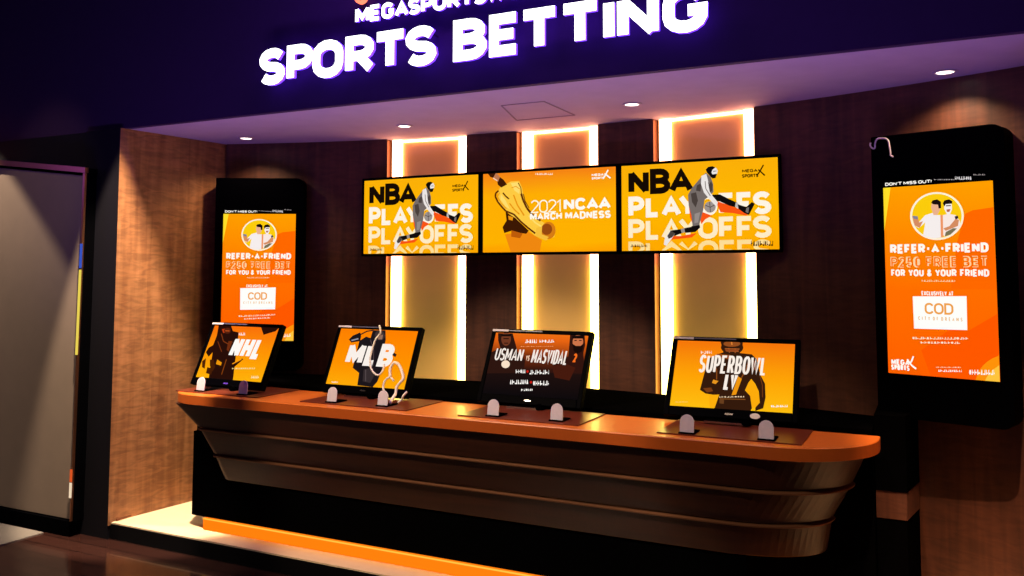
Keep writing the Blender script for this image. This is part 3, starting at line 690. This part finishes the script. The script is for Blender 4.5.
a.begin('lettering'); a.block('NHL', (292, 288), (584, 166), Wt, .24, .12); a.marks((378, 146), (424, 128), Wt, 3); a.marks((330, 366), (500, 356), (255, 226, 150), 12, 2); a.marks((470, 426), (528, 410), (255, 240, 190), 6, 3); a.end()
# baseball screen
m2 = lit_screen('baseball_screen_picture', [(0, (255, 170, 8)), (.4, (255, 146, 0)), (1, (255, 128, 0))], .02)
t2, s2, a, inv2 = monitor(-3.18, -2.60, 3.935, .922, .165, .375, 0, 'tilted orange monitor with batter picture and white cable, second from left on the counter', m2, [(340.4, 333), (416.7, 333), (402.7, 386.1), (326.2, 381.3)])
a.view((320, 320), 6.773).begin('player_picture'); Dk = (28, 22, 26)
a.poly([(345, 92), (430, 90), (432, 150), (402, 172), (420, 300), (384, 338), (378, 400), (346, 436), (245, 424), (256, 350), (214, 320), (232, 270), (270, 200), (256, 160), (300, 132), (330, 140)], Dk)
a.poly([(188, 152), (214, 128), (262, 108), (268, 130), (262, 160), (204, 170)], Dk); a.line([(205, 158), (250, 146)], 8, (150, 146, 160)); a.line([(262, 122), (306, 100), (350, 92)], 7, Dk)
a.poly([(286, 330), (330, 320), (360, 360), (330, 410), (280, 400)], (54, 44, 46)); a.ellipse(392, 122, 34, 30, (60, 48, 50), 18); a.poly([(372, 118), (414, 118), (408, 146), (380, 146)], (150, 110, 90)); a.line([(268, 214), (300, 240), (340, 250)], 6, (78, 64, 66)); a.line([(300, 330), (300, 400)], 5, (90, 78, 80)); a.line([(330, 150), (352, 210), (350, 300)], 6, (78, 64, 66))
a.poly([(480, 218), (508, 236), (498, 252), (480, 240)], Dk); a.end()
a.begin('lettering'); a.block('MLB', (158, 302), (510, 174), (250, 240, 232), .26, .06); a.marks((80, 410), (122, 402), Wt, 5); a.end()
# fight card screen
m3 = lit_screen('fight_screen_picture', [(0, (14, 10, 12)), (.38, (30, 16, 14)), (.62, (110, 42, 14)), (.9, (232, 100, 18)), (1, (236, 110, 20))], .02)
t3, s3, a, _ = monitor(-2.201, -1.604, 4.005, .922, .185, .366, 0, 'tilted dark monitor with two bearded fighters and white title, third from left on the counter', m3, [(495.5, 336.8), (587, 339.8), (576.7, 398.8), (483, 391.4)])
a.view((480, 325), 6.775).begin('fighters_picture')
a.poly([(118, 84), (215, 86), (206, 130), (190, 168), (230, 184), (300, 250), (290, 330), (40, 330), (70, 200), (134, 176), (120, 130)], (46, 22, 16)); a.ellipse(172, 120, 32, 42, (112, 56, 34)); a.poly([(138, 92), (205, 90), (200, 104), (142, 104)], (24, 12, 10)); a.line([(154, 118), (190, 118)], 6, (30, 14, 10)); a.line([(160, 146), (186, 146)], 6, (40, 16, 12))
a.poly([(600, 96), (700, 98), (704, 160), (690, 214), (718, 260), (690, 330), (470, 330), (500, 260), (590, 230), (616, 190), (602, 140)], (50, 20, 14)); a.ellipse(654, 140, 36, 46, (206, 116, 74)); a.poly([(616, 100), (692, 98), (694, 118), (616, 118)], (22, 10, 8)); a.poly([(616, 150), (640, 164), (672, 164), (694, 148), (684, 198), (654, 212), (626, 196)], (24, 10, 8)); a.line([(630, 130), (646, 130)], 6, (30, 12, 8)); a.line([(662, 130), (680, 130)], 6, (30, 12, 8))
a.poly([(480, 290), (560, 270), (640, 300), (600, 380), (500, 360)], (70, 26, 14)); a.end()
a.begin('lettering'); a.marks((300, 146), (376, 124), Wt, 5, 3); a.marks((396, 144), (494, 126), Wt, 5, 4); a.marks((270, 170), (490, 166), (240, 170, 110), 14, 5)
a.block('USMAN', (96, 252), (300, 184), (248, 236, 226), .125, .05); a.block('VS', (304, 258), (336, 224), (240, 200, 170), .2); a.block('MASVIDAL', (338, 272), (602, 194), (248, 236, 226), .12, .05); a.block('2', (622, 268), (656, 214), (250, 110, 30), .2)
a.ellipse(174, 278, 28, 24, (250, 226, 200)); a.marks((242, 334), (306, 312), Wt, 4, 6); a.ellipse(320, 324, 8, 8, (200, 30, 20), 12); a.marks((334, 342), (464, 316), Wt, 6, 7)
a.marks((206, 402), (332, 376), Wt, 7, 8); a.ellipse(346, 392, 8, 8, (200, 30, 20), 12); a.marks((360, 412), (468, 384), Wt, 6, 9); a.marks((282, 446), (358, 432), Wt, 5, 2); a.end()
# football screen
m4 = lit_screen('football_screen_picture', [(0, (255, 190, 16)), (.45, (255, 164, 6)), (1, (246, 118, 10))], .02)
t4, s4, a, _ = monitor(-1.176, -.585, 4.0, .928, .235, .360, .05, 'tilted amber monitor with dark helmeted player, rightmost on the counter', m4, [(681, 343.1), (795.1, 348.6), (788, 415.4), (670, 406.6)])
a.view((670, 335), 6.777).begin('player_picture'); Dk = (52, 26, 12)
a.poly([(358, 66), (505, 74), (500, 120), (480, 146), (560, 156), (590, 190), (606, 290), (634, 350), (632, 440), (612, 510), (560, 530), (560, 510), (600, 480), (596, 400), (576, 340), (548, 310), (520, 330), (490, 390), (530, 440), (528, 530), (290, 512), (310, 440), (340, 420), (300, 420), (240, 410), (204, 385), (232, 360), (236, 300), (262, 260), (270, 180), (340, 150), (372, 140)], Dk)
a.ellipse(432, 108, 74, 46, Dk); a.ellipse(432, 84, 56, 20, (150, 78, 30)); a.line([(432, 62), (432, 92)], 9, (226, 130, 50))
a.line([(384, 116), (480, 120)], 6, (176, 92, 40)); a.line([(392, 132), (474, 136)], 6, (176, 92, 40)); a.line([(410, 112), (412, 144)], 5, (176, 92, 40)); a.line([(452, 114), (450, 146)], 5, (176, 92, 40))
a.poly([(526, 342), (546, 318), (570, 350), (590, 400), (592, 474), (562, 504), (538, 508), (532, 430), (500, 392)], (253, 172, 12)); a.poly([(262, 420), (330, 418), (306, 446), (294, 506), (262, 500)], (253, 174, 12))
a.line([(300, 184), (322, 262), (318, 320)], 7, (140, 74, 26)); a.line([(540, 190), (512, 262), (470, 330)], 7, (140, 74, 26)); a.line([(330, 446), (500, 452)], 6, (130, 76, 30)); a.line([(604, 300), (616, 360), (612, 440)], 5, (120, 60, 22)); a.poly([(384, 122), (476, 126), (470, 136), (390, 134)], (150, 70, 30))
a.poly([(460, 300), (484, 318), (440, 420), (410, 424)], (240, 150, 14)); a.poly([(296, 320), (330, 330), (310, 350), (286, 342)], (236, 150, 30)); a.poly([(226, 376), (280, 372), (290, 396), (250, 404)], (120, 60, 20))
a.poly([(330, 150), (420, 160), (440, 190), (330, 180)], (150, 74, 24)); a.poly([(560, 200), (580, 200), (590, 270), (566, 260)], (120, 56, 16))
a.poly([(330, 450), (360, 452), (356, 480), (328, 476)], (104, 62, 30)); a.end()
a.begin('lettering'); a.marks((224, 150), (296, 130), (255, 220, 200), 4, 2); a.block('SUPERBOWL', (198, 272), (664, 178), (252, 240, 228), .125, .05); a.block('LV', (356, 388), (464, 286), (252, 240, 228), .17, .08); a.marks((330, 440), (500, 432), (255, 220, 180), 9, 4); a.marks((664, 508), (772, 494), Wt, 8, 5); a.marks((40, 470), (120, 464), (255, 214, 120), 8, 5); a.end()
bm = bmesh.new(); el = [(.408+.022*math.cos(2*PI*k/20), .018+.013*math.sin(2*PI*k/20)) for k in range(20)]  # plain white oval just proud of the lower bezel
loft(bm, [[(x, -.009, z) for x, z in el], [(x, -.006, z) for x, z in el]]); o = obj('white_oval', bm, M['cable'], t4); o['label'] = 'small white oval on the lower bezel'

t4.scale = (1.04, 1, 1.05); t3.scale = (1.01, 1, 1.03)
# monitor cradles: two rounded grey uprights on a dark sheet painted as shadow
def cradle(xa, ya, xb, yb, x0, x1, label):
    t = thing('monitor_cradle', label, 'monitor stand', ((x0+x1)/2, 3.9, .9), (0, 0, 0), 'cradles under the monitors'); cx = (x0+x1)/2
    bm = bmesh.new(); box(bm, x0-cx+.0, x1-cx+.05, 3.67-3.9, 4.03-3.9, .0005, .006); obj('shadow_sheet', bm, M['shadow_brown'], t, bevel=.001)
    for (bx, by) in ((xa, ya), (xb, yb)):
        bm = bmesh.new(); pr = [(-.031, .006), (.031, .006)]+[(.031*math.cos(th), .055+.032*math.sin(th)) for th in [PI*k/10 for k in range(11)]]
        loft(bm, [[(x+bx-cx, by-3.9+z*.12, z) for x, z in pr], [(x+bx-cx, by-3.9+.005+z*.12, z) for x, z in pr]])
        b_ = obj('bracket', bm, M['grey'], t)
        bm = bmesh.new(); box(bm, bx-cx-.034, bx-cx+.036, by-3.9-.012, by-3.9+.09, .0062, .012); obj('bracket_foot', bm, M['black'], b_)
    return t
cradle(-3.885, 3.70, -3.555, 3.70, -4.05, -3.47, 'two rounded grey brackets, on a sheet painted as shadow, holding the leftmost counter monitor')
cradle(-2.92, 3.70, -2.60, 3.715, -3.11, -2.47, 'two rounded grey brackets, on a sheet painted as shadow, holding the monitor with the batter picture')
cradle(-1.94, 3.70, -1.61, 3.715, -2.12, -1.53, 'two rounded grey brackets, on a sheet painted as shadow, holding the dark fight-card monitor')
cradle(-.98, 3.685, -.645, 3.69, -1.11, -.55, 'two rounded grey brackets, on a sheet painted as shadow, holding the rightmost counter monitor')
# white cable looped over the second monitor
mt = Matrix.Translation(((-3.18-2.60)/2-MWd/2, 3.935, .922)) @ Matrix.Rotation(-math.atan2(.165, .375), 4, 'X')
aa = Art(SW, SH, [(340.4, 333), (416.7, 333), (402.7, 386.1), (326.2, 381.3)], None); aa.view((320, 320), 6.773)
def on2(P, d=-.014): 
    out = []
    for p in P: x, y, z = aa.xyz(p, False); out.append(mt @ Vector((x+IL, d, z+IB)))
    return out
bm = bmesh.new()
tube(bm, smoothline(on2([(396, 66), (404, 110), (372, 150), (350, 210), (336, 270), (344, 330), (384, 366), (420, 340), (430, 300)])), .0058)
tube(bm, smoothline(on2([(440, 486), (424, 440), (438, 396), (470, 378), (496, 400)])), .006)
tube(bm, smoothline(on2([(474, 380), (472, 330), (500, 290), (536, 310), (562, 380), (540, 410), (518, 436), (512, 470)], -.016)+[Vector((-2.625, 3.87, .945)), Vector((-2.60, 3.80, .925)), Vector((-2.575, 3.755, .919))]), .0085)
tube(bm, smoothline([Vector(p) for p in ((-2.512, 3.815, .975), (-2.525, 3.80, .955), (-2.535, 3.80, .935), (-2.55, 3.785, .9185))]), .0065)
tag(obj('cable', bm, M['cable'], smooth=True), 'white cable hanging in loops over the monitor with the batter picture', 'cable')

# ================================================================= DOWNLIGHTS
LBL = ['small round ceiling light above the left tall display', 'small round ceiling light above the left glowing gold panel', 'small round ceiling light just left of the rightmost gold panel', 'small round ceiling light above the right tall display']
for (x, y), lb in zip(DL, LBL):
    t = thing('downlight', lb, 'ceiling light', (x, y, ZS), (0, 0, 0), 'round ceiling lights in the soffit')
    bm = bmesh.new(); n = 24; ri = [[(r_*math.cos(2*PI*k/n), r_*math.sin(2*PI*k/n), z) for k in range(n)] for r_, z in ((.052, -.0005), (.052, -.005), (.040, -.006), (.036, -.001))]
    loft(bm, ri, cap=False); obj('trim_ring', bm, M['soffit'], t)
    bm = bmesh.new(); loft(bm, [[(.036*math.cos(2*PI*k/n), .036*math.sin(2*PI*k/n), z) for k in range(n)] for z in (-.0035, -.0008)]); obj('lens', bm, emit((255, 236, 220), 4), t)

# ================================================================= ILLUMINATED SIGNS
def sign(label, text, x0, x1, z0, z1, t_, depth, gap, sp=None):
    t = thing('illuminated_sign', label, 'sign', (x0, YF, z0))
    for ch, Qs in block_text(text, x1-x0, z1-z0, t_, sp):
        bm = bmesh.new(); sx = sy = 0; k = 0
        for q in Qs:
            fr = [bm.verts.new((p.x, -(gap+depth), p.y)) for p in q]; bk = [bm.verts.new((p.x, -gap, p.y)) for p in q]
            bm.faces.new(fr).material_index = 0; bm.faces.new(bk[::-1]).material_index = 1
            for i in range(4): j = (i+1) % 4; bm.faces.new((fr[j], fr[i], bk[i], bk[j])).material_index = 1
        q = Qs[0]; c = (q[0]+q[1]+q[2]+q[3])/4
        for zz in ((q[0]+q[3])/2*.8+(q[1]+q[2])/2*.2, (q[0]+q[3])/2*.2+(q[1]+q[2])/2*.8): box(bm, zz.x-.003, zz.x+.003, -gap-.001, 0.0, zz.y-.003, zz.y+.003, 2)
        o = obj('letter', bm, [M['white'], M['violet'], M['chrome']], t)
    return t
sign('large white glowing letters SPORTS BETTING on the dark violet fascia', 'SPORTS BETTING', -3.324, -.828, 2.634, 2.84, .052, .02, .055)
s2_ = sign('smaller white glowing letter row above the large letters, cut by the photo top', 'MEGASPORTSWORLD', -2.695, -1.50, 2.914, 3.0, .021, .015, .03)
em = thing('sign_emblem', 'round red glowing emblem above the start of the small letter row', 'sign', (-2.66, YF, 3.055))
bm = bmesh.new(); n = 28
loft(bm, [[(r_*math.cos(2*PI*k/n), y, r_*math.sin(2*PI*k/n)) for k in range(n)] for r_, y in ((.038, -.03), (.038, -.052), (.022, -.052), (.022, -.03), (.038, -.03))], cap=False)
obj('ring', bm, emit((255, 120, 90), 2), em)
bm = bmesh.new(); box(bm, -.006, .006, -.031, 0, -.034, -.026); box(bm, -.006, .006, -.031, 0, .026, .034); obj('stand_off', bm, M['chrome'], em)

# ================================================================= DOOR AT THE LEFT
dr = bpy.data.objects.new('door_1', None); C.objects.link(dr); dr.location = (-4.70, 3.52, 0); struct(dr)
def quad(name, P, y0, y1, m, bevel=0):
    bm = bmesh.new(); loft(bm, [[(x+4.70, y0-3.52, z) for x, z in P], [(x+4.70, y1-3.52, z) for x, z in P]]); return obj(name, bm, m, dr, bevel=bevel)
def zt(x): return 2.254+(-4.694-x)*.112
XA = -6.6
quad('door_panel', [(XA, .095), (-4.748, .10), (-4.755, zt(-4.755)-.052), (XA, zt(XA)-.052)], 3.535, 3.57, M['doorp'])
quad('door_frame', [(XA, zt(XA)-.034), (-4.694, zt(-4.694)-.034), (-4.694, zt(-4.694)), (XA, zt(XA))], 3.50, 3.525, M['rose'])
quad('head_return', [(XA, zt(XA)-.036), (-4.696, zt(-4.694)-.036), (-4.696, zt(-4.694)-.003), (XA, zt(XA)-.003)], 3.5255, 3.605, M['black'])
quad('door_jamb', [(-4.722, .10), (-4.716, .10), (-4.694, zt(-4.694)-.036), (-4.712, zt(-4.694)-.036)], 3.50, 3.515, M['rose'])
quad('jamb_return', [(-4.738, .095), (-4.716, .095), (-4.696, zt(-4.694)-.036), (-4.73, zt(-4.694)-.036)], 3.516, 3.571, M['black'])
quad('door_back', [(XA, .09), (-4.716, .09), (-4.70, zt(-4.70)-.034), (XA, zt(XA)-.034)], 3.572, 3.605, M['black'])
quad('door_threshold', [(XA, 0.0), (-4.745, 0.0), (-4.74, .093), (XA, .09)], 3.515, 3.60, M['black'])

def strip(name, z0, z1, col, lab, x=-4.700):  # glowing pieces that stand in for reflections in the polished jamb
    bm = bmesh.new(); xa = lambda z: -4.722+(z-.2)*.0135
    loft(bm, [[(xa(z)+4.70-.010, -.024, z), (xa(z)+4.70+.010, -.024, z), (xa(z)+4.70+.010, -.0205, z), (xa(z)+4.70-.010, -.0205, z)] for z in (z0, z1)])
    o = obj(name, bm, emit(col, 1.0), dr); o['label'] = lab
strip('jamb_reflection', 1.10, 1.62, (236, 210, 84), 'glowing strip for a yellow reflection on the door jamb')
strip('jamb_reflection', 1.63, 1.78, (56, 84, 190), 'glowing strip for a blue reflection on the door jamb')
strip('jamb_reflection', .24, .33, (240, 214, 180), 'glowing patch for a pale reflection low on the door jamb')
strip('jamb_reflection', .335, .41, (214, 84, 34), 'glowing patch for an orange reflection low on the door jamb')
